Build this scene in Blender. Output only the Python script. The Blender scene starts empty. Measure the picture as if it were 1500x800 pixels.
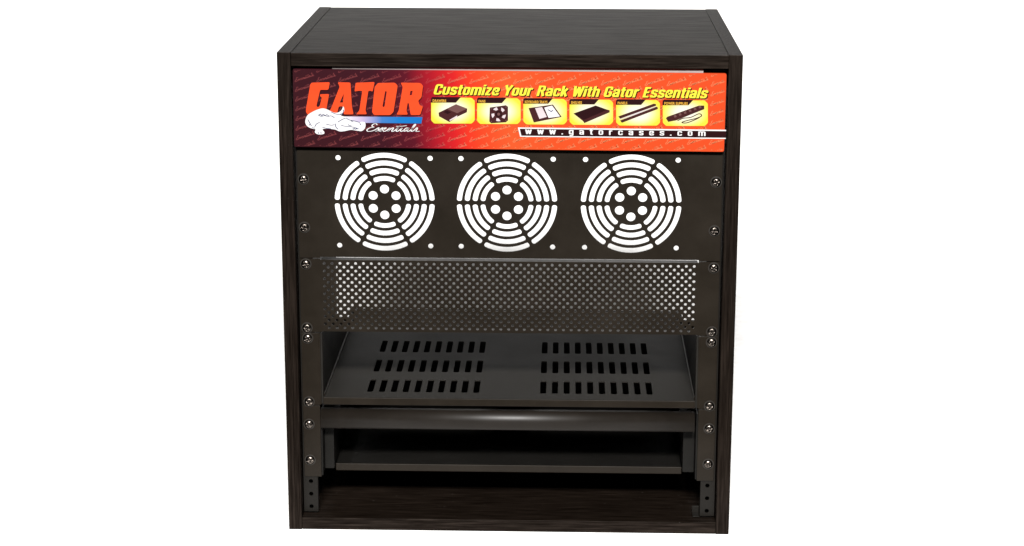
import bpy, bmesh, math, random
from mathutils import Vector, Matrix
random.seed(4)
sc = bpy.context.scene
C = sc.collection

# ------------------------------------------------------------------ camera
def make_camera():
    pitch, yaw, roll = 0.25228, -0.0255, 0.00239
    f = Vector((math.sin(yaw)*math.cos(pitch), math.cos(yaw)*math.cos(pitch), -math.sin(pitch)))
    r = Vector((math.cos(yaw), -math.sin(yaw), 0)); u = r.cross(f)
    rr = math.cos(roll)*r + math.sin(roll)*u; uu = -math.sin(roll)*r + math.cos(roll)*u
    cam = bpy.data.cameras.new('camera'); o = bpy.data.objects.new('camera', cam); C.objects.link(o)
    M = Matrix.Identity(4)
    for i in range(3):
        M[i][0], M[i][1], M[i][2] = rr[i], uu[i], -f[i]
    M.translation = (0.0617, -2.2758, 0.9033)
    o.matrix_world = M
    cam.sensor_width = 36; cam.lens = 3009.9/1500*36; cam.clip_start = 0.05; cam.clip_end = 100
    sc.camera = o
make_camera()

# ------------------------------------------------------------------ world and lamps (white product studio)
w = bpy.data.worlds.new('World'); sc.world = w; w.use_nodes = True
bg = w.node_tree.nodes['Background']; bg.inputs[0].default_value = (1, 0.98, 0.96, 1); bg.inputs[1].default_value = 0.025
def softbox(name, loc, target, size, power, col=(1, 0.98, 0.955)):
    l = bpy.data.lights.new(name, 'AREA'); l.shape = 'SQUARE'; l.size = size; l.energy = power; l.color = col
    o = bpy.data.objects.new(name, l); C.objects.link(o); o.location = loc
    o.rotation_euler = (Vector(target) - Vector(loc)).to_track_quat('-Z', 'Y').to_euler()
softbox('softbox_left', (-0.34, -5.3, 3.86), (0, 0.8, 0.2), 0.6, 690)
softbox('softbox_right', (0.54, -5.3, 3.86), (0, 0.8, 0.2), 0.6, 690)
strip = bpy.data.lights.new('added_strip_fill', 'AREA'); strip.shape = 'RECTANGLE'; strip.size = 1.5; strip.size_y = 0.12; strip.energy = 30; strip.color = (1, 0.98, 0.955)  # added fill: streak on the drawer bar, lifts grey floor beside the cabinet
so = bpy.data.objects.new('added_strip_fill', strip); C.objects.link(so); so.location = (0.15, -2.6, 2.3)
so.rotation_euler = (Vector((0.1, 0.3, 0.2))-Vector((0.15, -2.6, 2.3))).to_track_quat('-Z', 'Y').to_euler()
vs = sc.view_settings
sc.display_settings.display_device = 'sRGB'
vs.view_transform = 'Standard'; vs.look = 'None'; vs.exposure = 0; vs.gamma = 1; vs.use_curve_mapping = False

# ------------------------------------------------------------------ materials
def lin(c):
    return tuple(((v/255)/12.92 if v/255 <= 0.04045 else (((v/255)+0.055)/1.055)**2.4) for v in c)
class NT:
    def __init__(s, name):
        s.m = bpy.data.materials.new(name); s.m.use_nodes = True
        s.t = s.m.node_tree; s.b = s.t.nodes['Principled BSDF']
    def n(s, typ, **kw):
        x = s.t.nodes.new(typ)
        for k, v in kw.items():
            if k.startswith('i_'): x.inputs[k[2:].replace('_', ' ')].default_value = v
            else: setattr(x, k, v)
        return x
    def l(s, a, b): s.t.links.new(a, b)
    def ramp(s, fac, stops):
        r = s.n('ShaderNodeValToRGB'); e = r.color_ramp.elements
        while len(e) < len(stops): e.new(0.5)
        for el, (p, c) in zip(e, stops):
            el.position = p; el.color = (*c, 1)
        s.l(fac, r.inputs[0]); return r
def set_b(b, rough=0.5, metal=0, spec=0.5, col=None):
    b.inputs['Roughness'].default_value = rough; b.inputs['Metallic'].default_value = metal
    b.inputs['Specular IOR Level'].default_value = spec
    if col: b.inputs['Base Color'].default_value = (*col, 1)
def laminate(name, scale):
    """black-brown wood-grain laminate; scale = noise frequency along x, y, z (low along the grain)"""
    k = NT(name); tc = k.n('ShaderNodeTexCoord'); mp = k.n('ShaderNodeMapping')
    mp.inputs['Scale'].default_value = scale; k.l(tc.outputs['Object'], mp.inputs[0])
    n1 = k.n('ShaderNodeTexNoise', i_Scale=1.0, i_Detail=7, i_Roughness=0.65); k.l(mp.outputs[0], n1.inputs['Vector'])
    n2 = k.n('ShaderNodeTexNoise', i_Scale=4.5, i_Detail=3); k.l(tc.outputs['Object'], n2.inputs['Vector'])
    mx = k.n('ShaderNodeMath', operation='MULTIPLY_ADD'); k.l(n2.outputs['Fac'], mx.inputs[0]); mx.inputs[1].default_value = 0.25
    k.l(n1.outputs['Fac'], mx.inputs[2])
    r = k.ramp(mx.outputs[0], [(0.45, (0.0018, 0.0011, 0.0007)), (0.62, (0.0046, 0.0031, 0.0022)), (0.78, (0.0100, 0.0070, 0.0052))])
    n3 = k.n('ShaderNodeTexNoise', i_Scale=230.0, i_Detail=1); k.l(tc.outputs['Object'], n3.inputs['Vector'])
    d = k.ramp(n3.outputs['Fac'], [(0.775, (0, 0, 0)), (0.80, (0.6, 0.6, 0.6))])
    mc = k.n('ShaderNodeMix', data_type='RGBA'); k.l(d.outputs[0], mc.inputs[0]); k.l(r.outputs[0], mc.inputs[6]); mc.inputs[7].default_value = (0.035, 0.03, 0.027, 1)
    k.l(mc.outputs[2], k.b.inputs['Base Color'])
    bp = k.n('ShaderNodeBump', i_Strength=0.2, i_Distance=0.0005); k.l(n1.outputs['Fac'], bp.inputs['Height']); k.l(bp.outputs[0], k.b.inputs['Normal'])
    set_b(k.b, 0.35, 0, 0.12)
    sp = k.n('ShaderNodeMapRange'); sp.inputs['From Min'].default_value = 0.3; sp.inputs['From Max'].default_value = 0.7; sp.inputs['To Min'].default_value = 0.012; sp.inputs['To Max'].default_value = 0.105
    k.l(n1.outputs['Fac'], sp.inputs[0]); k.l(sp.outputs[0], k.b.inputs['Specular IOR Level'])
    rr = k.n('ShaderNodeMapRange'); rr.inputs['To Min'].default_value = 0.50; rr.inputs['To Max'].default_value = 0.40
    k.l(n1.outputs['Fac'], rr.inputs[0]); k.l(rr.outputs[0], k.b.inputs['Roughness'])
    k.b.inputs['Specular Tint'].default_value = (1, 0.9, 0.87, 1)
    return k.m
def coat(name, col, rough=0.5, spec=0.4, grain=0.25):
    """black powder coat with a fine orange-peel and faint handling marks"""
    k = NT(name); tc = k.n('ShaderNodeTexCoord')
    n1 = k.n('ShaderNodeTexNoise', i_Scale=900.0, i_Detail=3); k.l(tc.outputs['Object'], n1.inputs['Vector'])
    n2 = k.n('ShaderNodeTexNoise', i_Scale=14.0, i_Detail=5, i_Roughness=0.7); k.l(tc.outputs['Object'], n2.inputs['Vector'])
    r = k.ramp(n2.outputs['Fac'], [(0.3, tuple(c*0.8 for c in col)), (0.7, tuple(c*1.2 for c in col))])
    k.l(r.outputs[0], k.b.inputs['Base Color'])
    bp = k.n('ShaderNodeBump', i_Strength=grain, i_Distance=0.0003); k.l(n1.outputs['Fac'], bp.inputs['Height']); k.l(bp.outputs[0], k.b.inputs['Normal'])
    set_b(k.b, rough, 0, spec)
    rr = k.n('ShaderNodeMapRange'); rr.inputs['To Min'].default_value = rough-0.10; rr.inputs['To Max'].default_value = rough+0.12
    k.l(n2.outputs['Fac'], rr.inputs[0]); k.l(rr.outputs[0], k.b.inputs['Roughness'])
    return k.m
def plain(name, col, rough=0.5, metal=0, spec=0.4):
    k = NT(name); set_b(k.b, rough, metal, spec, col)
    tc = k.n('ShaderNodeTexCoord'); n1 = k.n('ShaderNodeTexNoise', i_Scale=60.0, i_Detail=3); k.l(tc.outputs['Object'], n1.inputs['Vector'])
    r = k.ramp(n1.outputs['Fac'], [(0.3, tuple(c*0.94 for c in col)), (0.7, tuple(min(1, c*1.06) for c in col))])
    k.l(r.outputs[0], k.b.inputs['Base Color'])
    return k.m
INK = 0.365                        # ink reflectance against paper white under these lamps
def ink(c): return tuple(v*INK for v in lin(c))
def print_mat(name, rgb): return plain(name, ink(rgb), 0.32, 0, 0.15)
BW, BH = 0.485, 0.0888              # banner size in metres
STOPS = [(0.0, (58, 20, 28)), (0.20, (62, 18, 30)), (0.27, (92, 16, 34)), (0.325, (176, 22, 38)), (0.375, (218, 34, 36)),
         (0.425, (246, 66, 34)), (0.50, (243, 92, 44)), (0.60, (240, 84, 38)), (1.0, (238, 82, 38))]
def banner_mat(name, lighten=0.0):
    k = NT(name); tc = k.n('ShaderNodeTexCoord'); sx = k.n('ShaderNodeSeparateXYZ'); k.l(tc.outputs['Object'], sx.inputs[0])
    a = k.n('ShaderNodeMath', operation='MULTIPLY_ADD'); k.l(sx.outputs['Z'], a.inputs[0]); a.inputs[1].default_value = 0.18; k.l(sx.outputs['X'], a.inputs[2])
    n = k.n('ShaderNodeTexNoise', i_Scale=9.0, i_Detail=2); k.l(tc.outputs['Object'], n.inputs['Vector'])
    a2 = k.n('ShaderNodeMath', operation='MULTIPLY_ADD'); k.l(n.outputs['Fac'], a2.inputs[0]); a2.inputs[1].default_value = 0.03; k.l(a.outputs[0], a2.inputs[2])
    m = k.n('ShaderNodeMapRange'); m.inputs['From Min'].default_value = -BW/2+0.015; m.inputs['From Max'].default_value = BW/2+0.015
    k.l(a2.outputs[0], m.inputs[0])
    st = []
    for p, c in STOPS:
        q_ = (255, 206, 160) if p > 0.36 else (214, 112, 108)
        st.append((p, ink(tuple(v+(q-v)*lighten for v, q in zip(c, q_)))))
    r = k.ramp(m.outputs[0], st); k.l(r.outputs[0], k.b.inputs['Base Color'])
    set_b(k.b, 0.32, 0, 0.15)
    return k.m
def tile_mat():
    k = NT('tile_print'); tc = k.n('ShaderNodeTexCoord'); mp = k.n('ShaderNodeMapping'); mp.inputs['Scale'].default_value = (1/0.026, 1, 1/0.0175)
    k.l(tc.outputs['Object'], mp.inputs[0]); ln = k.n('ShaderNodeVectorMath', operation='LENGTH'); k.l(mp.outputs[0], ln.inputs[0])
    r = k.ramp(ln.outputs['Value'], [(0.0, ink((255, 255, 252))), (0.45, ink((255, 253, 222))), (0.8, ink((252, 242, 130))), (1.0, ink((250, 232, 70)))])
    k.l(r.outputs[0], k.b.inputs['Base Color']); set_b(k.b, 0.32, 0, 0.15); return k.m
def bluebar_mat():
    k = NT('blue_fade_print'); tc = k.n('ShaderNodeTexCoord'); sx = k.n('ShaderNodeSeparateXYZ'); k.l(tc.outputs['Object'], sx.inputs[0])
    m = k.n('ShaderNodeMapRange'); m.inputs['From Min'].default_value = -0.0445; m.inputs['From Max'].default_value = 0.0445; k.l(sx.outputs['X'], m.inputs[0])
    r = k.ramp(m.outputs[0], [(0.0, ink((250, 246, 252))), (0.25, ink((205, 190, 225))), (0.5, ink((70, 130, 205))), (0.72, ink((24, 126, 208))), (1.0, ink((24, 118, 200)))])
    k.l(r.outputs[0], k.b.inputs['Base Color']); set_b(k.b, 0.32, 0, 0.15); return k.m

M = dict(
    wood_v=laminate('laminate_vertical_grain', (420, 420, 16)),
    wood_h=laminate('laminate_horizontal_grain', (20, 460, 460)),
    panel=coat('panel_black_coat', (0.0076, 0.0057, 0.0038), 0.36, 0.15),
    shelf=coat('shelf_black_coat', (0.0112, 0.0104, 0.0092), 0.5, 0.018),
    tray=coat('tray_black_coat', (0.0050, 0.0047, 0.0042), 0.4, 0.10),
    bar=coat('bar_satin_black', (0.0066, 0.0051, 0.0038), 0.44, 0.26, 0.05),
    rail=coat('rail_black_steel', (0.0045, 0.0038, 0.003), 0.4, 0.15),
    screw=plain('screw_dark_nickel', (0.08, 0.069, 0.06), 0.26, 1.0),
    recess=plain('screw_recess', (0.012, 0.011, 0.010), 0.5, 0.0),
    washer=plain('washer_black', (0.012, 0.010, 0.008), 0.45),
    backing=plain('backing_grey_card', (0.17, 0.148, 0.143), 0.6),
    paper=plain('seamless_white_paper', (0.88, 0.88, 0.88), 0.85, 0, 0.1),
)

# ------------------------------------------------------------------ helpers
def thing(name, label, cat, loc):
    o = bpy.data.objects.new(name, None); C.objects.link(o); o.location = loc
    o.empty_display_size = 0.03; o['label'] = label; o['category'] = cat; return o
def link(name, me, mat, parent=None, origin=None):
    """mesh given in world coordinates -> object; origin = world point that becomes its own origin"""
    o = bpy.data.objects.new(name, me); C.objects.link(o)
    if mat and not me.materials: me.materials.append(mat)
    base = Vector(origin) if origin is not None else None
    if base is not None: me.transform(Matrix.Translation(-base))
    if parent:
        o.parent = parent
        pw = world_loc(parent)
        if base is None:
            me.transform(Matrix.Translation(-pw)); 
        else: o.location = base - pw
    elif base is not None: o.location = base
    return o
def world_loc(o):
    p = Vector(o.location)
    while o.parent: o = o.parent; p += Vector(o.location)
    return p
def box_mesh(x0, x1, y0, y1, z0, z1, bevel=0.0):
    bm = bmesh.new(); bmesh.ops.create_cube(bm, size=1)
    for v in bm.verts:
        v.co = Vector(((x0+x1)/2+v.co.x*(x1-x0), (y0+y1)/2+v.co.y*(y1-y0), (z0+z1)/2+v.co.z*(z1-z0)))
    if bevel: bmesh.ops.bevel(bm, geom=bm.edges[:], offset=bevel, segments=2, affect='EDGES', profile=0.6)
    me = bpy.data.meshes.new('m'); bm.to_mesh(me); bm.free(); return me
def join(*ms):
    bm = bmesh.new()
    for m in ms: bm.from_mesh(m); bpy.data.meshes.remove(m)
    me = bpy.data.meshes.new('m'); bm.to_mesh(me); bm.free(); return me
def prism_x(prof, x0, x1, smooth=False):
    """(y, z) outline extruded along x"""
    n = len(prof); v = [(x0, y, z) for y, z in prof]+[(x1, y, z) for y, z in prof]
    f = [tuple(range(n)), tuple(range(2*n-1, n-1, -1))]+[(i, i+n, (i+1) % n+n, (i+1) % n) for i in range(n)]
    me = bpy.data.meshes.new('m'); me.from_pydata(v, [], f)
    bm = bmesh.new(); bm.from_mesh(me); bmesh.ops.recalc_face_normals(bm, faces=bm.faces[:]); bm.to_mesh(me); bm.free()
    if smooth:
        for p in me.polygons: p.use_smooth = len(p.vertices) == 4
    return me
def prism_z(outline, z0, z1):
    n = len(outline); v = [(x, y, z0) for x, y in outline]+[(x, y, z1) for x, y in outline]
    f = [tuple(range(n-1, -1, -1)), tuple(range(n, 2*n))]+[(i, (i+1) % n, (i+1) % n+n, i+n) for i in range(n)]
    me = bpy.data.meshes.new('m'); me.from_pydata(v, [], f); return me
def cut_plate(loops, t):
    """2D loops (outer outlines and holes) filled and thickened to t, in the xy plane, z centred"""
    cu = bpy.data.curves.new('c', 'CURVE'); cu.dimensions = '2D'; cu.fill_mode = 'BOTH'; cu.extrude = t/2
    for lp in loops:
        s = cu.splines.new('POLY'); s.points.add(len(lp)-1); s.use_cyclic_u = True
        s.points.foreach_set('co', [c for p in lp for c in (p[0]*10, p[1]*10, 0, 1)])
    cu.extrude = t*5
    o = bpy.data.objects.new('c', cu); C.objects.link(o)
    dg = bpy.context.evaluated_depsgraph_get()
    me = bpy.data.meshes.new_from_object(o.evaluated_get(dg)); bpy.data.objects.remove(o); bpy.data.curves.remove(cu)
    me.materials.clear(); me.transform(Matrix.Scale(0.1, 4)); 
    for p in me.polygons: p.use_smooth = False
    return me
def stand(me, y):
    """xy plate -> xz plate whose middle is at depth y"""
    me.transform(Matrix.Translation((0, y, 0)) @ Matrix.Rotation(math.pi/2, 4, 'X')); return me
def rect(x0, x1, y0, y1): return [(x0, y0), (x1, y0), (x1, y1), (x0, y1)]
def circle(cx, cy, r, n=20, ph=0): return [(cx+r*math.cos(ph+2*math.pi*i/n), cy+r*math.sin(ph+2*math.pi*i/n)) for i in range(n)]
def arc_slot(cx, cy, rc, wd, a0, a1, n=14):
    p = []
    h = wd/2
    for i in range(n+1):
        a = a0+(a1-a0)*i/n; p.append((cx+(rc+h)*math.cos(a), cy+(rc+h)*math.sin(a)))
    def cap(a, sgn):
        ex, ey = cx+rc*math.cos(a), cy+rc*math.sin(a)
        for j in range(1, 7):
            b = math.pi*j/7
            d, s = math.cos(b), math.sin(b)**0.8*0.85
            p.append((ex+h*d*math.cos(a)-sgn*h*s*math.sin(a), ey+h*d*math.sin(a)+sgn*h*s*math.cos(a)))
    cap(a1, 1)
    for i in range(n+1):
        a = a1+(a0-a1)*i/n; p.append((cx+(rc-h)*math.cos(a), cy+(rc-h)*math.sin(a)))
    q = len(p)
    ex, ey = cx+rc*math.cos(a0), cy+rc*math.sin(a0)
    for j in range(1, 7):
        b = math.pi*j/7; d, s = -math.cos(b), math.sin(b)**0.8*0.85
        p.append((ex+h*d*math.cos(a0)+h*s*math.sin(a0), ey+h*d*math.sin(a0)-h*s*math.cos(a0)))
    return p

# ------------------------------------------------------------------ setting: white seamless sweep
def backdrop():
    prof = [(-0.22, 0.0), (1.35, 0.0)]
    R = 1.3
    for i in range(1, 23):
        a = math.pi/2*i/24; prof.append((1.35+R*math.sin(a), R-R*math.cos(a)))
    v = [(x, y, z) for x in (-1.5, 1.5) for y, z in prof]; n = len(prof)
    me = bpy.data.meshes.new('backdrop'); me.from_pydata(v, [], [(i, i+n, i+n+1, i+1) for i in range(n-1)])
    for p in me.polygons: p.use_smooth = True
    o = link('backdrop', me, M['paper']); o['kind'] = 'structure'
backdrop()

# ------------------------------------------------------------------ rack cabinet
W, H, D, T = 0.520, 0.5686, 0.4094, 0.0155
U = 0.04445
Z0 = 0.0177                       # bottom of the first rack unit
FRONT = 0.012                     # depth of the panels' front faces
cab = thing('rack_cabinet', 'black wood-grain equipment rack cabinet with open front and screw rails', 'cabinet', (0, 0, 0))
for s in (-1, 1):
    x0, x1 = sorted((s*W/2, s*(W/2-T)))
    link('side_board', box_mesh(x0, x1, 0, D, 0.0005, H, 0.0006), M['wood_v'], cab)
link('top_board', box_mesh(-W/2+T+0.0002, W/2-T-0.0002, 0.0006, D, H-T, H-0.0005, 0.0006), M['wood_h'], cab)
link('bottom_board', box_mesh(-W/2+T+0.0002, W/2-T-0.0002, 0.0006, D, 0.0008, T-0.0005, 0.0006), M['wood_h'], cab)
link('added_rear_blocker', box_mesh(-W/2+T+0.0003, W/2-T-0.0003, D-0.0075, D-0.0015, T+0.0003, 0.1480), M['wood_h'], cab)  # unseen board added to block backdrop light from the lower bays
link('added_gap_blocker', box_mesh(-W/2+T+0.0003, W/2-T-0.0003, 0.0400, 0.0520, 0.5280, H-T-0.0002), M['wood_h'], cab)  # added dark strip, blocks bright backdrop in the gap over the banner
def rail(s):
    xin, xout = 0.2265, 0.2432
    hs = []
    for u in range(12):
        for dz in (0.0064, 0.0222, 0.0381):
            hs.append(circle(0.2345, Z0+u*U+dz, 0.0026, 12))
    me = stand(cut_plate([rect(xin, xout, Z0, Z0+12*U-0.001)]+hs, 0.002), FRONT+0.0034)
    a = box_mesh(xout-0.002, xout, FRONT+0.0046, FRONT+0.035, Z0, Z0+12*U-0.001)
    b = box_mesh(xin-0.0002, xin+0.0014, FRONT+0.0046, FRONT+0.012, Z0, Z0+12*U-0.001)
    me = join(me, a, b)
    if s < 0:
        me.transform(Matrix.Scale(-1, 4, (1, 0, 0))); me.flip_normals()
    return link('rack_rail', me, M['rail'], cab)
rail(-1); rail(1)

# screws: one dome-headed cross-recess mesh shared by all
def screw_mesh():
    R, Hh = 0.0055, 0.0032
    bm = bmesh.new(); segs, rings = 48, 16
    top = None; prev = None
    for i in range(rings+1):
        t = i/rings
        if i == 0: ring = [bm.verts.new((0, 0, 0))]
        else: ring = [bm.verts.new((R*t*math.cos(2*math.pi*j/segs), R*t*math.sin(2*math.pi*j/segs), 0)) for j in range(segs)]
        for v in ring:
            r = math.hypot(v.co.x, v.co.y)/R
            z = Hh*(1-r**2.4)**0.5 if r < 1 else 0
            if r < 0.62 and (abs(v.co.x) < 0.0006 or abs(v.co.y) < 0.0006): z -= 0.0017*(1-r*0.9)
            v.co.z = z
        if prev:
            if len(prev) == 1:
                for j in range(segs): bm.faces.new((prev[0], ring[j], ring[(j+1) % segs]))
            else:
                for j in range(segs): bm.faces.new((prev[j], ring[j], ring[(j+1) % segs], prev[(j+1) % segs]))
        prev = ring
    rim = [bm.verts.new((v.co.x, v.co.y, -0.0006)) for v in prev]
    for j in range(segs): bm.faces.new((prev[j], rim[j], rim[(j+1) % segs], prev[(j+1) % segs]))
    me = bpy.data.meshes.new('screw'); bm.to_mesh(me); bm.free()
    me.materials.append(M['screw'])
    for p in me.polygons: p.use_smooth = True
    return me
def washer_mesh():
    bm = bmesh.new(); n = 32
    prof = [(0.0047, 0.0), (0.0047, 0.0007), (0.0064, 0.0007), (0.0067, 0.0003), (0.0067, 0.0)]
    rs = [[bm.verts.new((r*math.cos(2*math.pi*j/n), r*math.sin(2*math.pi*j/n), z)) for j in range(n)] for r, z in prof]
    for a, b in zip(rs, rs[1:]):
        for j in range(n): bm.faces.new((a[j], b[j], b[(j+1) % n], a[(j+1) % n]))
    bmesh.ops.recalc_face_normals(bm, faces=bm.faces[:])
    me = bpy.data.meshes.new('washer'); bm.to_mesh(me); bm.free(); me.materials.append(M['washer']); return me
SCREW, WASHER = screw_mesh(), washer_mesh()
def screw(parent, x, z, y=FRONT):
    o = bpy.data.objects.new('screw', SCREW); C.objects.link(o); o.parent = parent
    o.location = Vector((x, y-0.0008, z))-world_loc(parent)
    o.rotation_euler = (math.pi/2, random.uniform(0, 1.57), 0)
    o.rotation_euler = (Matrix.Rotation(math.pi/2, 4, 'X') @ Matrix.Rotation(random.uniform(0, 1.57), 4, 'Z')).to_euler()
    q = bpy.data.objects.new('washer', WASHER); C.objects.link(q); q.parent = o; q.location = (0, 0, -0.0007)
SX = 0.2345
def screws(parent, zs):
    for s in (-1, 1):
        for z in zs: screw(parent, s*SX+random.uniform(-0.0004, 0.0004), z+random.uniform(-0.0004, 0.0004))

# small metal corner bracket at the foot of the right rail
bk = join(box_mesh(0.2180, 0.2262, 0.028, 0.0292, T+0.0002, T+0.0095, 0.0003), box_mesh(0.2180, 0.2262, 0.0150, 0.0278, T+0.0002, T+0.0014, 0.0003))
cb = link('corner_bracket', bk, M['rail'], cab)

# ------------------------------------------------------------------ fan panel (3U)
zb, zt = Z0+7*U+0.0005, Z0+10*U-0.0005
fan = thing('fan_panel', 'black steel panel with three round slotted fan openings below the printed banner', 'panel', (0, FRONT, zb))
E = 0.2413
outer = [(-E, zb), (-0.218, zb), (-0.217, zb+0.0012), (0.217, zb+0.0012), (0.218, zb), (E, zb), (E, zt), (-E, zt)]
loops = [outer]
for cx in (-0.1424, -0.0026, 0.1388):
    cz = 0.3956
    for rc, wd in ((0.0544, 0.0058), (0.0454, 0.0058), (0.0365, 0.0058), (0.0276, 0.0056)):
        dl = (0.0019+wd/2*0.85)/rc
        for k in range(6):
            loops.append(arc_slot(cx, cz, rc, wd, math.pi/3*k+dl, math.pi/3*(k+1)-dl))
    for k in range(6):
        a = math.pi/6+k*math.pi/3; loops.append(circle(cx+0.0151*math.cos(a), cz+0.0151*math.sin(a), 0.0052, 24))
    for sx in (-1, 1):
        for sz in (-1, 1): loops.append(circle(cx+sx*0.0524, cz+sz*0.0512, 0.0030, 16))
link('plate', stand(cut_plate(loops, 0.002), FRONT+0.001), M['panel'], fan)
screws(fan, (0.4222, 0.3655))

# ------------------------------------------------------------------ perforated vent panel (2U)
zb, zt = Z0+5*U+0.0005, Z0+7*U-0.0005
perf = thing('perforated_panel', 'black steel vent panel covered in small round holes under the fan openings', 'panel', (0, FRONT, zb))
outer = [(-E, zb), (-0.218, zb), (-0.217, zb+0.0010), (0.217, zb+0.0010), (0.218, zb), (E, zb), (E, zt), (0.218, zt), (0.217, zt-0.0013), (-0.217, zt-0.0013), (-0.218, zt), (-E, zt)]
loops = [outer]
P = 0.00905
for r in range(18):
    z = 0.3229-r*0.00452
    for c in range(48):
        x = -0.2130+c*P+(P/2 if r % 2 else 0)
        if x < 0.2142: loops.append(circle(x, z, 0.0017, 12, math.pi/12))
link('plate', stand(cut_plate(loops, 0.0012), FRONT+0.0006), M['panel'], perf)
link('flange', box_mesh(-0.2165, 0.2165, FRONT+0.0014, FRONT+0.014, zt-0.0028, zt-0.0018), M['panel'], perf)
link('flange', box_mesh(-0.2165, 0.2165, FRONT+0.0014, FRONT+0.014, zb+0.0012, zb+0.0022), M['panel'], perf)
screws(perf, (0.3219, 0.2455))

# ------------------------------------------------------------------ vented shelf (2U)
zb, zt = Z0+3*U+0.0005, Z0+5*U-0.0005
ST = 0.1612
sh = thing('vented_shelf', 'black steel rack shelf with rows of oblong vent slots', 'shelf', (0, FRONT, zb))
SW = 0.2172
def rslot(cx, cy, wx, ly):
    h, r, p = wx/2, wx*0.35, []
    for (sx, sy, a0) in ((1, 1, 0), (-1, 1, 90), (-1, -1, 180), (1, -1, 270)):
        for k in range(4):
            a = math.radians(a0+30*k); p.append((cx+sx*(h-r)+r*math.cos(a), cy+sy*(ly/2-r)+r*math.sin(a)))
    return p
loops = [rect(-SW, SW, FRONT+0.0006, 0.402)]
for side in (-1, 1):
    for k in range(10):
        for cy in (0.0595, 0.1405, 0.2240):
            loops.append(rslot(side*(0.0395+k*0.01395)+0.0002, cy, 0.0072, 0.0500))
me = cut_plate(loops, 0.0014); me.transform(Matrix.Translation((0, 0, ST-0.0007)))
link('shelf_plate', me, M['shelf'], sh)
link('front_lip', box_mesh(-SW, SW, FRONT-0.0004, FRONT+0.0012, zb+0.0008, ST-0.0002, 0.0005), M['panel'], sh)
link('rear_lip', box_mesh(-SW, SW, 0.4022, 0.4036, zb+0.001, ST, 0.0), M['shelf'], sh)
for s in (-1, 1):
    a, b = sorted((s*0.2215, s*E))
    link('mounting_ear', box_mesh(a, b, FRONT, FRONT+0.002, zb, zt, 0.0003), M['panel'], sh)
    prof = [(FRONT+0.0022, zb+0.001), (0.401, zb+0.001), (0.401, ST+0.008), (0.24, ST+0.014), (0.09, zt-0.012), (FRONT+0.0022, zt-0.001)]
    a, b = sorted((s*0.2176, s*0.2196))
    c0, c1 = sorted((s*0.2160, s*0.2170))
    link('side_lip', box_mesh(c0, c1, FRONT+0.004, 0.400, ST+0.0001, ST+0.0036, 0.0004), M['panel'], sh)
    link('side_gusset', prism_x(prof, a, b), M['shelf'], sh)
    a, b = sorted((s*0.2197, s*0.2216))
    link('ear_fold', box_mesh(a, b, FRONT+0.0003, FRONT+0.006, zb+0.0006, zt-0.0006), M['panel'], sh)
screws(sh, (0.2328, 0.1555))

# ------------------------------------------------------------------ keyboard drawer (2U)
zb, zt = Z0+U+0.0004, Z0+3*U-0.0005
kb = thing('keyboard_drawer', 'black steel pull-out keyboard drawer with rounded front bar below the slotted shelf', 'drawer', (0, FRONT, zb))
prof = [(0.0085, 0.1240), (0.0065, 0.1252), (0.0060, 0.1270), (0.0060, 0.1325)]
cy, cz, r = 0.0175, 0.1345, 0.0115
for i in range(0, 13):
    a = math.radians(180-78*i/12); prof.append((cy+r*math.cos(a), cz+r*math.sin(a)))
prof += [(0.0235, 0.1450), (0.0240, 0.1425), (0.0240, 0.1300), (0.0225, 0.1300), (0.0225, 0.1420), (0.019, 0.1430), (0.0105, 0.139), (0.0085, 0.134), (0.0085, 0.1262), (0.020, 0.1262), (0.020, 0.1240)]
me = prism_x(prof, -0.2205, 0.2172, True)
link('front_bar', me, M['bar'], kb)
link('tray', join(box_mesh(-0.2075, 0.2050, 0.0445, 0.385, 0.0655, 0.0680, 0.0004), box_mesh(-0.2075, 0.2050, 0.0455, 0.0464, 0.0595, 0.0653, 0.0003)), M['tray'], kb)
link('painted_lit_hem', box_mesh(-0.2078, 0.2053, 0.0425, 0.0443, 0.0596, 0.0684, 0.0007), M['panel'], kb)  # lighter coat here paints in the light the tray edge catches
link('added_back_blocker', box_mesh(-0.207, 0.2045, 0.3856, 0.3872, 0.0600, 0.1470), M['tray'], kb)  # unseen plate added to keep backdrop reflection off the tray top
for s in (-1, 1):
    a, b = sorted((s*0.2215, s*E))
    link('mounting_ear', box_mesh(a, b, FRONT, FRONT+0.002, zb, zt, 0.0003), M['panel'], kb)
    a, b = sorted((s*0.2196, s*0.2214))
    link('side_bracket', box_mesh(a, b, FRONT+0.0022, 0.39, zb+0.001, zt-0.006), M['tray'], kb)
    a, b = sorted((s*(0.2080 if s < 0 else 0.2056), s*0.2194))
    link('slide_rail', box_mesh(a, b, 0.030, 0.37, 0.0665, 0.1175, 0.001), M['tray'], kb)
screws(kb, (0.1278, 0.0836))

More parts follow.
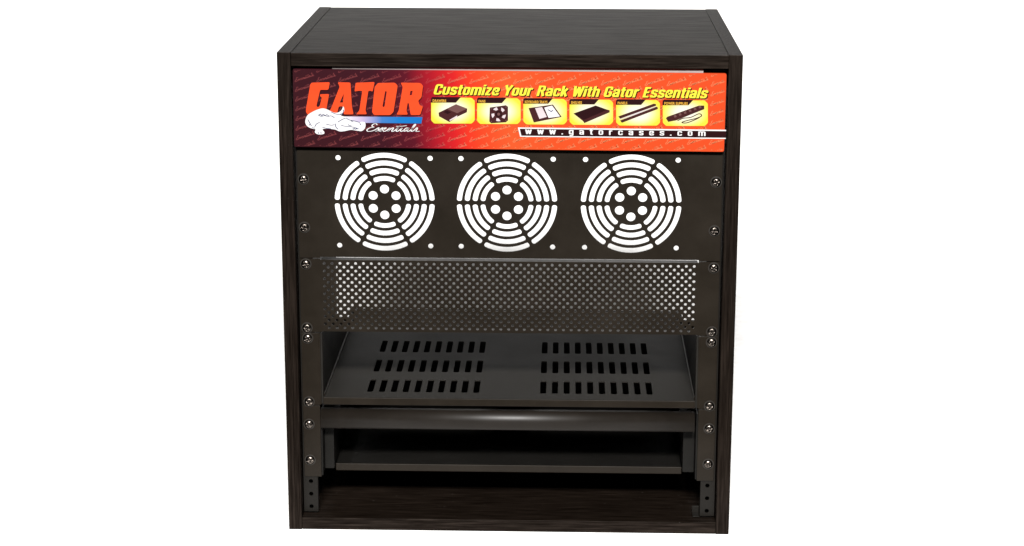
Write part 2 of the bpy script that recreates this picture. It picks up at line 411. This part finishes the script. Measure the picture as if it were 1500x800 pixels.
# ------------------------------------------------------------------ printed banner card
BY = 0.0030                        # front face depth
ZB = 0.4598
ban = thing('banner_sign', 'printed card banner fading from maroon to orange with yellow headline and picture tiles', 'banner', (0, BY, ZB+BH/2))
BC = Vector((-0.0004, BY, ZB+BH/2))
ban.location = BC
ban.rotation_euler = (0, 0.0045, 0)
def art(x, y):
    """print layout: sheet units (633 wide, 115 high, measured like the artwork's own grid) -> metres on the card"""
    s = (x-430)/633.0
    t = (y-101-5*s)/(114.0+2*s)
    s = (x-430-3*t)/(633.5-7.5*t)
    return ((s-0.5)*BW, (0.5-t)*BH)
class Z:                           # the same grid read from an enlarged detail
    def __init__(s, ox, oy, k): s.ox, s.oy, s.k = ox, oy, k
    def __call__(s, x, y): return art(s.ox+x/s.k, s.oy+y/s.k)
LAY = 0.00012
def printed(name, loops, mat, parent, layer, centre=False, off=(0, 0)):
    me = cut_plate([[(x+off[0], y+off[1]) for x, y in lp] for lp in loops], LAY*0.8)
    stand(me, -layer*LAY-LAY*0.4)
    me.transform(Matrix.Translation(BC))
    org = None
    if centre:
        xs = [p[0] for p in loops[0]]; ys = [p[1] for p in loops[0]]
        org = BC+Vector(((min(xs)+max(xs))/2, -layer*LAY, (min(ys)+max(ys))/2))
    return link(name, me, mat, parent, org)
def smooth(pts, n=4, closed=False):
    out = []; N = len(pts)
    rng = range(N) if closed else range(N-1)
    g = (lambda i: pts[i % N]) if closed else (lambda i: pts[max(0, min(N-1, i))])
    for i in rng:
        a, b, c, d = g(i-1), g(i), g(i+1), g(i+2)
        for k in range(n):
            t = k/n
            out.append(tuple(0.5*((2*b[j])+(-a[j]+c[j])*t+(2*a[j]-5*b[j]+4*c[j]-d[j])*t*t+(-a[j]+3*b[j]-3*c[j]+d[j])*t**3) for j in (0, 1)))
    if not closed: out.append(tuple(pts[-1]))
    return out
def rounded(pts, r):
    out = []; N = len(pts)
    for i in range(N):
        a, b, c = (Vector(pts[i-1]), Vector(pts[i]), Vector(pts[(i+1) % N]))
        da, dc = (a-b), (c-b); q = min(r, da.length*0.45, dc.length*0.45)
        p0, p1 = b+da.normalized()*q, b+dc.normalized()*q
        for k in range(4):
            t = k/3; out.append(tuple(p0*(1-t)**2+b*2*t*(1-t)+p1*t*t))
    return out
def ribbon(strokes, wd, layer, thin=0.45):
    """calligraphic strokes (metres on the card): a broad-pen ribbon, thicker on down-strokes"""
    V, F = [], []
    y = -layer*LAY
    for st in strokes:
        b = len(V); n = len(st)
        for i, p in enumerate(st):
            a, c = st[max(0, i-1)], st[min(n-1, i+1)]
            dx, dy = c[0]-a[0], c[1]-a[1]; L = math.hypot(dx, dy) or 1
            h = wd/2*(thin+(1-thin)*abs(dy/L))*(0.5 if i in (0, n-1) else 1)
            V += [(p[0]-dy/L*h, y, p[1]+dx/L*h), (p[0]+dy/L*h, y, p[1]-dx/L*h)]
        for i in range(n-1):
            F.append((b+2*i, b+2*i+1, b+2*i+3, b+2*i+2))
    me = bpy.data.meshes.new('m'); me.from_pydata([Vector(v)+BC for v in V], [], F); return me
SCRIPT = [[(1.45, 1.75), (1.15, 2.1), (0.7, 1.95), (0.6, 1.45), (1.05, 1.15), (0.35, 0.95), (0.0, 0.4), (0.35, 0.0), (1.0, 0.12), (1.5, 0.5), (1.95, 1.05), (2.0, 0.5), (1.85, 0.08), (1.55, 0.1), (2.1, 0.25), (2.65, 1.05), (2.7, 0.5), (2.55, 0.08), (2.2, 0.1),
           (2.8, 0.3), (3.2, 0.75), (3.3, 1.0), (3.05, 0.95), (2.95, 0.4), (3.15, 0.0), (3.55, 0.25), (3.95, 0.98), (3.9, 0.4), (3.85, 0.02), (4.1, 0.6), (4.5, 1.0), (4.62, 0.75), (4.5, 0.2), (4.7, 0.0), (5.1, 0.4), (5.5, 1.5), (5.3, 0.6), (5.35, 0.05), (5.65, 0.1), (6.15, 0.95), (6.05, 0.3), (6.25, 0.0), (6.6, 0.3)],
          [(4.9, 1.38), (5.9, 1.42), (6.8, 1.6)],
          [(7.25, 0.85), (6.95, 0.98), (6.65, 0.5), (6.75, 0.05), (7.1, 0.3), (7.35, 0.95), (7.25, 0.2), (7.5, 0.0), (7.85, 0.5), (8.25, 1.6), (8.2, 2.0), (8.0, 1.6), (7.95, 0.4), (8.1, 0.0), (8.45, 0.35), (8.8, 1.05), (8.9, 0.5), (8.75, 0.06), (8.4, 0.08), (9.1, 0.0), (9.5, 0.1)]]
def script_at(x, z, sx, sz, rot=0.0, shear=0.35, n=3):
    out = []
    c, s = math.cos(rot), math.sin(rot)
    for st in SCRIPT:
        q = [(p[0]*sx+p[1]*sz*shear, p[1]*sz) for p in smooth(st, n)]
        out.append([(x+a*c-b*s, z+a*s+b*c) for a, b in q])
    return out
def text_mesh(body, width, height, layer, x, z, shear=0.0, bold=0.0, spacing=1.0, align='LEFT', cap=0.0):
    """built-in font, fitted to width and capital height, left edge x, baseline z (card metres)"""
    cu = bpy.data.curves.new('t', 'FONT'); cu.body = body; cu.size = 1; cu.shear = shear; cu.offset = bold; cu.space_character = spacing; cu.resolution_u = 3
    o = bpy.data.objects.new('t', cu); C.objects.link(o)
    dg = bpy.context.evaluated_depsgraph_get(); me = bpy.data.meshes.new_from_object(o.evaluated_get(dg))
    bpy.data.objects.remove(o); bpy.data.curves.remove(cu); me.materials.clear()
    xs = [v.co.x for v in me.vertices]; x0, x1 = min(xs), max(xs)
    k = width/(x1-x0); h = height/0.73
    for v in me.vertices:
        v.co = Vector((x+(v.co.x-x0)*k, -layer*LAY, z+v.co.y*h))+BC
    return me

GLYPH = {
 'C': (0.60, [[(.5, .64), (.5, .92), (.1, .92), (.1, .08), (.5, .08), (.5, .36)]]), 'Y': (0.56, [[(.04, 1), (.28, .46)], [(.52, 1), (.28, .46), (.28, 0)]]),
 'R': (0.60, [[(.1, 0), (.1, 1)], [(.1, .92), (.48, .92), (.48, .52), (.1, .52)], [(.34, .5), (.52, 0)]]), 'W': (0.80, [[(.07, 1), (.21, 0)], [(.21, 0), (.4, .92)], [(.4, .92), (.59, 0)], [(.59, 0), (.73, 1)]]),
 'G': (0.60, [[(.5, .68), (.5, .92), (.1, .92), (.1, .08), (.5, .08), (.5, .46), (.3, .46)]]), 'E': (0.50, [[(.1, 0), (.1, 1)], [(.1, .92), (.46, .92)], [(.1, .5), (.42, .5)], [(.1, .08), (.46, .08)]]),
 'a': (0.54, [[(.1, .52), (.1, .69), (.44, .69), (.44, 0)], [(.44, .42), (.1, .36), (.1, .08), (.44, .08)]]), 'c': (0.53, [[(.44, .5), (.44, .69), (.1, .69), (.1, .08), (.44, .08), (.44, .27)]]),
 'e': (0.54, [[(.44, .25), (.44, .08), (.1, .08), (.1, .69), (.44, .69), (.44, .39), (.1, .39)]]), 'h': (0.54, [[(.1, 0), (.1, 1)], [(.1, .6), (.16, .69), (.44, .69), (.44, 0)]]),
 'i': (0.20, [[(.1, 0), (.1, .76)], [(.1, .85), (.1, 1)]]), 'k': (0.54, [[(.1, 0), (.1, 1)], [(.16, .36), (.44, .76)], [(.22, .44), (.47, 0)]]), 'l': (0.20, [[(.1, 0), (.1, 1)]]),
 'm': (0.84, [[(.1, 0), (.1, .76)], [(.1, .6), (.15, .69), (.42, .69), (.42, 0)], [(.42, .6), (.47, .69), (.74, .69), (.74, 0)]]), 'n': (0.54, [[(.1, 0), (.1, .76)], [(.1, .6), (.16, .69), (.44, .69), (.44, 0)]]),
 'o': (0.54, [[(.27, .69), (.44, .69), (.44, .08), (.1, .08), (.1, .69), (.27, .69)]]), 'r': (0.40, [[(.1, 0), (.1, .76)], [(.1, .54), (.18, .68), (.38, .68)]]),
 's': (0.52, [[(.43, .53), (.43, .69), (.1, .69), (.1, .43), (.43, .34), (.43, .08), (.1, .08), (.1, .24)]]), 't': (0.36, [[(.17, .95), (.17, .08), (.35, .08)], [(0, .69), (.35, .69)]]),
 'u': (0.54, [[(.1, .76), (.1, .08), (.44, .08), (.44, .76)]]), 'z': (0.48, [[(.02, .69), (.44, .69)], [(.36, .66), (.1, .1)], [(.02, .08), (.45, .08)]]), 'w': (0.72, [[(.07, .76), (.21, 0)], [(.21, 0), (.36, .72)], [(.36, .72), (.51, 0)], [(.51, 0), (.65, .76)]]),
 'g': (0.54, [[(.44, .76), (.44, -.17), (.1, -.17)], [(.44, .69), (.1, .69), (.1, .1), (.44, .1)]]), '.': (0.20, [[(.1, 0), (.1, .17)]]), ' ': (0.26, [])}
def pen_text(body, width, height, layer, x, z, shear=0.0, wv=0.2, wh=0.15, gap=0.07, grow=0.0):
    """heavy grotesque lettering drawn with a broad pen (wv = stems, wh = horizontals), fitted to width and capital height"""
    adv = sum(GLYPH[c][0]+gap for c in body)-gap
    k = width/adv; V, F, cx, cnt = [], [], 0.0, 0
    for ch in body:
        wd, sts = GLYPH[ch]
        for st in sts:
            cnt += 1
            p = rounded_open([Vector(q) for q in st], 0.13); n = len(p); b = len(V)
            for i, q in enumerate(p):
                d0 = (q-p[i-1]).normalized() if i else (p[1]-q).normalized()
                d1 = (p[i+1]-q).normalized() if i < n-1 else d0
                t = (d0+d1).normalized(); nn = Vector((-t.y, t.x))
                mit = min(1.5, 1/max(0.3, nn.dot(Vector((-d1.y, d1.x)))))
                h = (wh+(wv-wh)*abs(t.y))/2*mit+grow
                for sg in (1, -1):
                    e = q+nn*h*sg
                    if grow and i in (0, n-1): e += (-d1 if i == 0 else d0)*grow
                    V.append(Vector((x+(cx+e.x+e.y*shear)*k, -layer*LAY-cnt % 7*2e-6, z+e.y*height))+BC)
            for i in range(n-1): F.append((b+2*i, b+2*i+1, b+2*i+3, b+2*i+2))
        cx += wd+gap
    me = bpy.data.meshes.new('m'); me.from_pydata(V, [], F); return me
def rounded_open(pts, r):
    out = [pts[0]]
    for a, b, c in zip(pts, pts[1:], pts[2:]):
        da, dc = a-b, c-b; q = min(r, da.length*0.49, dc.length*0.49)
        sharp = da.normalized().dot(dc.normalized()) > 0.35
        if sharp: out.append(b); continue
        p0, p1 = b+da.normalized()*q, b+dc.normalized()*q
        for kk in range(5):
            t = kk/4; out.append(p0*(1-t)**2+b*2*t*(1-t)+p1*t*t)
    out.append(pts[-1]); return out

P_TITLE = print_mat('ink_yellow', (255, 242, 74)); P_DARK = print_mat('ink_maroon_black', (44, 14, 18)); P_RED = print_mat('ink_orange_red', (255, 84, 40))
P_WHITE = print_mat('ink_white', (255, 255, 255)); P_BROWN = print_mat('ink_brown', (72, 34, 36)); P_BROWN2 = print_mat('ink_mid_brown', (118, 82, 80))
P_PALE = print_mat('ink_pale_pink', (236, 222, 226)); P_LINE = print_mat('ink_blue_grey', (52, 58, 112)); P_TAB = print_mat('ink_tab_letters', (250, 190, 70))
# the card itself, corners rounded
cardl = rounded(rect(-BW/2, BW/2, -BH/2, BH/2), 0.0022)
me = stand(cut_plate([cardl], 0.0030), 0.0015); me.transform(Matrix.Translation(BC))
card = link('card', me, banner_mat('banner_gradient_print'), ban)
me = box_mesh(-0.1990, 0.2165, 0.0063, 0.0083, ZB+0.006, 0.55295)
link('backing_strip', me, M['backing'], ban)
# repeated pale script across the whole card
strokes = []
pitx, pitz = 32.0/633*BW, 14.3/115*BH
ang = math.radians(19)
def clip(st):
    out, cur = [], []
    for p in st:
        if abs(p[0]) < BW/2-0.0012 and abs(p[1]) < BH/2-0.0010: cur.append(p)
        else:
            if len(cur) > 1: out.append(cur)
            cur = []
    if len(cur) > 1: out.append(cur)
    return out
for rw in range(-2, 10):
    for cl in range(-2, 22):
        x = -BW/2+0.002+cl*pitx; z = BH/2-0.004-rw*pitz
        for st in script_at(x, z, 0.00245, 0.00205, ang, 0.5, 1):
            strokes += clip(st)
link('background_lettering', ribbon(strokes, 0.00062, 1.2, 0.7), banner_mat('banner_script_print', 0.5), ban)

# big logo letters, each a part
A = Z(425, 90, 6.152)
LET = [
 ([(190, 205), (205, 190), (367, 186), (354, 254), (280, 254), (247, 398), (256, 410), (270, 406), (279, 392), (296, 322), (281, 314), (277, 294), (361, 291), (332, 455), (312, 478), (172, 478), (154, 458), (153, 432), (188, 222)],),
 ([(437, 186), (553, 188), (566, 400), (582, 474), (494, 474), (486, 402), (449, 402), (432, 470), (348, 470), (380, 420), (456, 226)], [(493, 288), (486, 368), (457, 368)]),
 ([(600, 190), (771, 183), (752, 270), (736, 262), (714, 262), (688, 440), (703, 473), (604, 473), (634, 440), (660, 262), (622, 262), (589, 270)],),
 ([(771, 228), (800, 192), (952, 188), (978, 214), (941, 452), (912, 480), (768, 480), (748, 455)], [(866, 264), (880, 268), (861, 400), (851, 410), (842, 400)]),
 ([(1003, 188), (1180, 190), (1206, 215), (1192, 322), (1162, 350), (1177, 392), (1206, 400), (1182, 478), (1096, 480), (1078, 372), (1068, 372), (1057, 440), (1072, 476), (967, 476), (988, 440), (1024, 225)], [(1093, 262), (1113, 262), (1106, 299), (1087, 301)]),
]
for polys in LET:
    lp = [rounded([A(*p) for p in poly], 0.0016 if i == 0 else 0.0006) for i, poly in enumerate(polys)]
    o = printed('logo_letter', lp, P_RED, ban, 4)
    sh_ = printed('letter_shadow', [[(a+0.0006, b-0.0009) for a, b in l] for l in lp], P_DARK, o, 2)
# blue bar under the letters
bar_l = [A(470, 493), A(1202, 498), A(1192, 556), A(600, 550)]
printed('blue_bar', [bar_l], bluebar_mat(), ban, 4, True)
# white reptile emblem
body = [(148, 548), (152, 515), (168, 482), (205, 456), (255, 432), (302, 420), (340, 428), (378, 446), (412, 460), (446, 456), (470, 440), (482, 418), (489, 402), (498, 424), (496, 448), (480, 472), (470, 486), (500, 494), (525, 508), (562, 522), (602, 536), (638, 546), (660, 540), (686, 548), (690, 580), (680, 606), (655, 625), (618, 622), (560, 614), (505, 625), (458, 628), (418, 612), (372, 606), (322, 604), (303, 612), (320, 634), (316, 650), (286, 656), (254, 652), (234, 634), (240, 610), (200, 600), (165, 580)]
em = printed('reptile_emblem', [smooth([A(*p) for p in body], 3, True)], P_WHITE, ban, 6)
lines = [[(280, 545), (248, 562), (232, 590)], [(170, 520), (186, 548), (206, 582)], [(262, 478), (290, 492), (320, 486), (350, 492), (382, 488), (412, 506)], [(515, 506), (545, 524), (600, 536), (640, 548)],
         [(470, 572), (500, 580), (545, 584), (592, 592), (630, 606)], [(636, 556), (646, 562), (640, 570)], [(376, 450), (420, 470), (452, 474), (476, 468)], [(418, 556), (424, 588), (446, 610)], [(300, 590), (340, 600), (380, 604)], [(262, 632), (268, 650)], [(288, 632), (292, 650)], [(440, 545), (480, 520), (512, 508)], [(530, 566), (548, 574), (566, 578)], [(575, 600), (582, 608), (590, 600), (598, 609), (608, 602), (616, 610)], [(268, 486), (282, 470), (296, 486), (310, 472), (326, 486), (342, 476), (360, 490)], [(560, 528), (566, 536), (580, 536)], [(206, 592), (236, 600)], [(462, 478), (486, 462), (492, 430)], [(180, 560), (190, 575)], [(330, 560), (380, 572), (412, 566)]]
me = ribbon([[A(*p) for p in smooth(l, 4)] for l in lines], 0.00085, 7.6, 0.7)
link('line_work', me, P_LINE, em)
# white script under the bar
x0, z0 = A(697, 628)
st = script_at(x0, z0, (A(1180, 628)[0]-x0)/9.6, 0.0042, 0.01, 0.45, 5)
link('script_lettering', ribbon(st, 0.0013, 5, 0.35), P_WHITE, ban)
# headline with dark shadow
x0, z0 = art(636, 137.8); x1, z1 = art(1033.5, 142.5)
def slant(me, x0, k):
    for v in me.vertices: v.co.z += (v.co.x-BC.x-x0)*k
    return me
TK = (z1-z0)/(x1-x0)
HL = 'Customize Your Rack With Gator Essentials'
hd = link('headline_lettering', slant(pen_text(HL, x1-x0, 0.0118, 5, x0, z0, 0.24, 0.21, 0.155), x0, TK), P_TITLE, ban)
link('headline_shadow', slant(pen_text(HL, x1-x0, 0.0118, 3, x0+0.0010, z0-0.0009, 0.24, 0.21, 0.155, 0.07, 0.012), x0, TK), P_DARK, hd)
# six picture tiles
TM = tile_mat()
tiles = [(633.0, 696.6, 142.4, 180.4, 'DRAWERS'), (700.1, 763.6, 143.0, 181.0, 'FANS'), (767.5, 831.0, 143.8, 181.6, 'KEYBOARD TRAYS'), (834.8, 898.3, 144.8, 182.0, 'SHELVES'), (902.6, 966.5, 145.2, 183.0, 'PANELS'), (970.4, 1036.0, 145.6, 183.4, 'POWER SUPPLIES')]
def tile_point(i):
    x0, x1, y0, y1, _ = tiles[i]
    return lambda u, v: art(x0+u*(x1-x0), y0+v*(y1-y0))      # u, v in 0..1 from the tile's top left
def poly(tp, pts): return [tp(*p) for p in pts]
for i, (x0, x1, y0, y1, word) in enumerate(tiles):
    tp = tile_point(i)
    tl = printed('picture_tile', [rounded(poly(tp, [(0, 0), (0.93, 0), (1, 0.12), (1, 0.88), (0.93, 1), (0.07, 1), (0, 0.88)]), 0.0014)], TM, ban, 3, True)
    printed('title_tab', [poly(tp, [(0.0, 0.02), (0.025, -0.025), (0.68, -0.025), (0.57, 0.19), (-0.005, 0.19)])], P_DARK, tl, 4)
    a, b = tp(0.035, 0.165)
    wd = {4: 0.155, 7: 0.33, 14: 0.52, 6: 0.22}[len(word)] if word not in ('SHELVES',) else 0.25
    if word == 'DRAWERS': wd = 0.31
    link('tab_lettering', text_mesh(word, wd*(x1-x0)/633*BW, 0.0030, 5.2, a, b, 0, 0.03, 1.1), P_TAB, tl)
    def pic(pts, mat, lay=4): return printed('picture', [poly(tp, pts)] if not isinstance(pts[0][0], tuple) else [poly(tp, p) for p in pts], mat, tl, lay)
    if i == 0:
        pic([(0.17, 0.58), (0.57, 0.25), (0.83, 0.42), (0.82, 0.56), (0.62, 0.72), (0.42, 0.94), (0.18, 0.72)], P_BROWN)
        pic([(0.36, 0.43), (0.57, 0.26), (0.82, 0.42), (0.60, 0.60)], P_BROWN2, 5)
        pic([(0.42, 0.86), (0.60, 0.68), (0.60, 0.75), (0.43, 0.90)], P_PALE, 5)
        pic([(0.28, 0.55), (0.36, 0.49), (0.46, 0.56), (0.38, 0.63)], P_DARK, 5)
    elif i == 1:
        pic([(0.29, 0.36), (0.66, 0.27), (0.71, 0.33), (0.71, 0.86), (0.66, 0.93), (0.32, 0.97), (0.28, 0.90)], P_BROWN)
        AS = (x1-x0)/(y1-y0)
        def ring(r, a0, a1, n=8): return [(0.495+r*math.cos(a0+(a1-a0)*q/n), 0.615+r*AS*math.sin(a0+(a1-a0)*q/n)) for q in range(n+1)]
        for q in range(5):
            a0 = q*1.2566-1.2; pic(ring(0.165, a0, a0+0.62)+ring(0.10, a0+0.75, a0+0.25), P_PALE, 5)
        pic(ring(0.075, 0, 5.9, 14), P_DARK, 6); pic(ring(0.035, 0, 5.9, 10), P_BROWN2, 7)
        for cu_, cv in ((0.325, 0.41), (0.665, 0.34), (0.665, 0.86), (0.325, 0.90)): pic([(cu_-0.014, cv-0.02), (cu_+0.014, cv-0.02), (cu_+0.014, cv+0.02), (cu_-0.014, cv+0.02)], P_BROWN2, 5)
    elif i == 2:
        pic([(0.12, 0.36), (0.68, 0.22), (0.88, 0.70), (0.24, 0.92)], P_BROWN)
        pic([(0.27, 0.36), (0.43, 0.32), (0.54, 0.70), (0.37, 0.78)], P_PALE, 5)
        pic([(0.48, 0.34), (0.66, 0.26), (0.84, 0.68), (0.58, 0.74)], P_WHITE, 5)
        pic([(0.56, 0.40), (0.64, 0.47), (0.68, 0.43), (0.69, 0.45), (0.64, 0.51), (0.56, 0.43)], P_LINE, 6)
    elif i == 3:
        pic([(0.09, 0.55), (0.60, 0.23), (0.84, 0.38), (0.92, 0.42), (0.92, 0.50), (0.34, 0.93), (0.31, 0.85)], P_BROWN)
        pic([(0.09, 0.55), (0.60, 0.23), (0.86, 0.40), (0.33, 0.80)], P_DARK, 5)
    elif i == 4:
        pic([(0.05, 0.64), (0.86, 0.14), (0.91, 0.16), (0.91, 0.22), (0.09, 0.73)], P_BROWN)
        pic([(0.09, 0.80), (0.92, 0.26), (0.95, 0.29), (0.95, 0.35), (0.13, 0.89)], P_BROWN)
        pic([(0.08, 0.745), (0.91, 0.235), (0.92, 0.25), (0.09, 0.77)], P_PALE, 5)
    else:
        pic([(0.07, 0.70), (0.10, 0.64), (0.80, 0.20), (0.92, 0.20), (0.92, 0.34), (0.30, 0.78), (0.12, 0.84)], P_BROWN)
        for k in range(6):
            u, v = 0.24+k*0.11, 0.645-k*0.072
            pic([(u, v-0.05), (u+0.05, v-0.08), (u+0.07, v-0.0), (u+0.02, v+0.03)], P_BROWN2, 5)
        cab_ = [[tp(*p) for p in smooth([(0.32, 0.80), (0.45, 0.70), (0.62, 0.66), (0.80, 0.52), (0.86, 0.60), (0.74, 0.70), (0.55, 0.78), (0.42, 0.86), (0.52, 0.88), (0.68, 0.78), (0.82, 0.66)], 4)]]
        link('picture', ribbon(cab_, 0.0011, 5.5, 0.8), P_BROWN, tl)
# web-address strip
strip = printed('address_strip', [[art(759.5, 186.0), art(1062.2, 189.0), art(1061.6, 202.6), art(762.8, 199.8)]], P_WHITE, ban, 3)
printed('address_band', [[art(762.2, 187.9), art(1062.2, 191.0), art(1061.7, 200.9), art(764.6, 198.2)]], P_DARK, strip, 4)
x0, z0 = art(770.2, 195.6); x1, z1 = art(1032.5, 198.3); TK = (z1-z0)/(x1-x0)
link('address_lettering', slant(pen_text('www.gatorcases.com', x1-x0, 0.0068, 5.5, x0, z0, 0, 0.17, 0.15, 0.62), x0, TK), P_WHITE, strip)
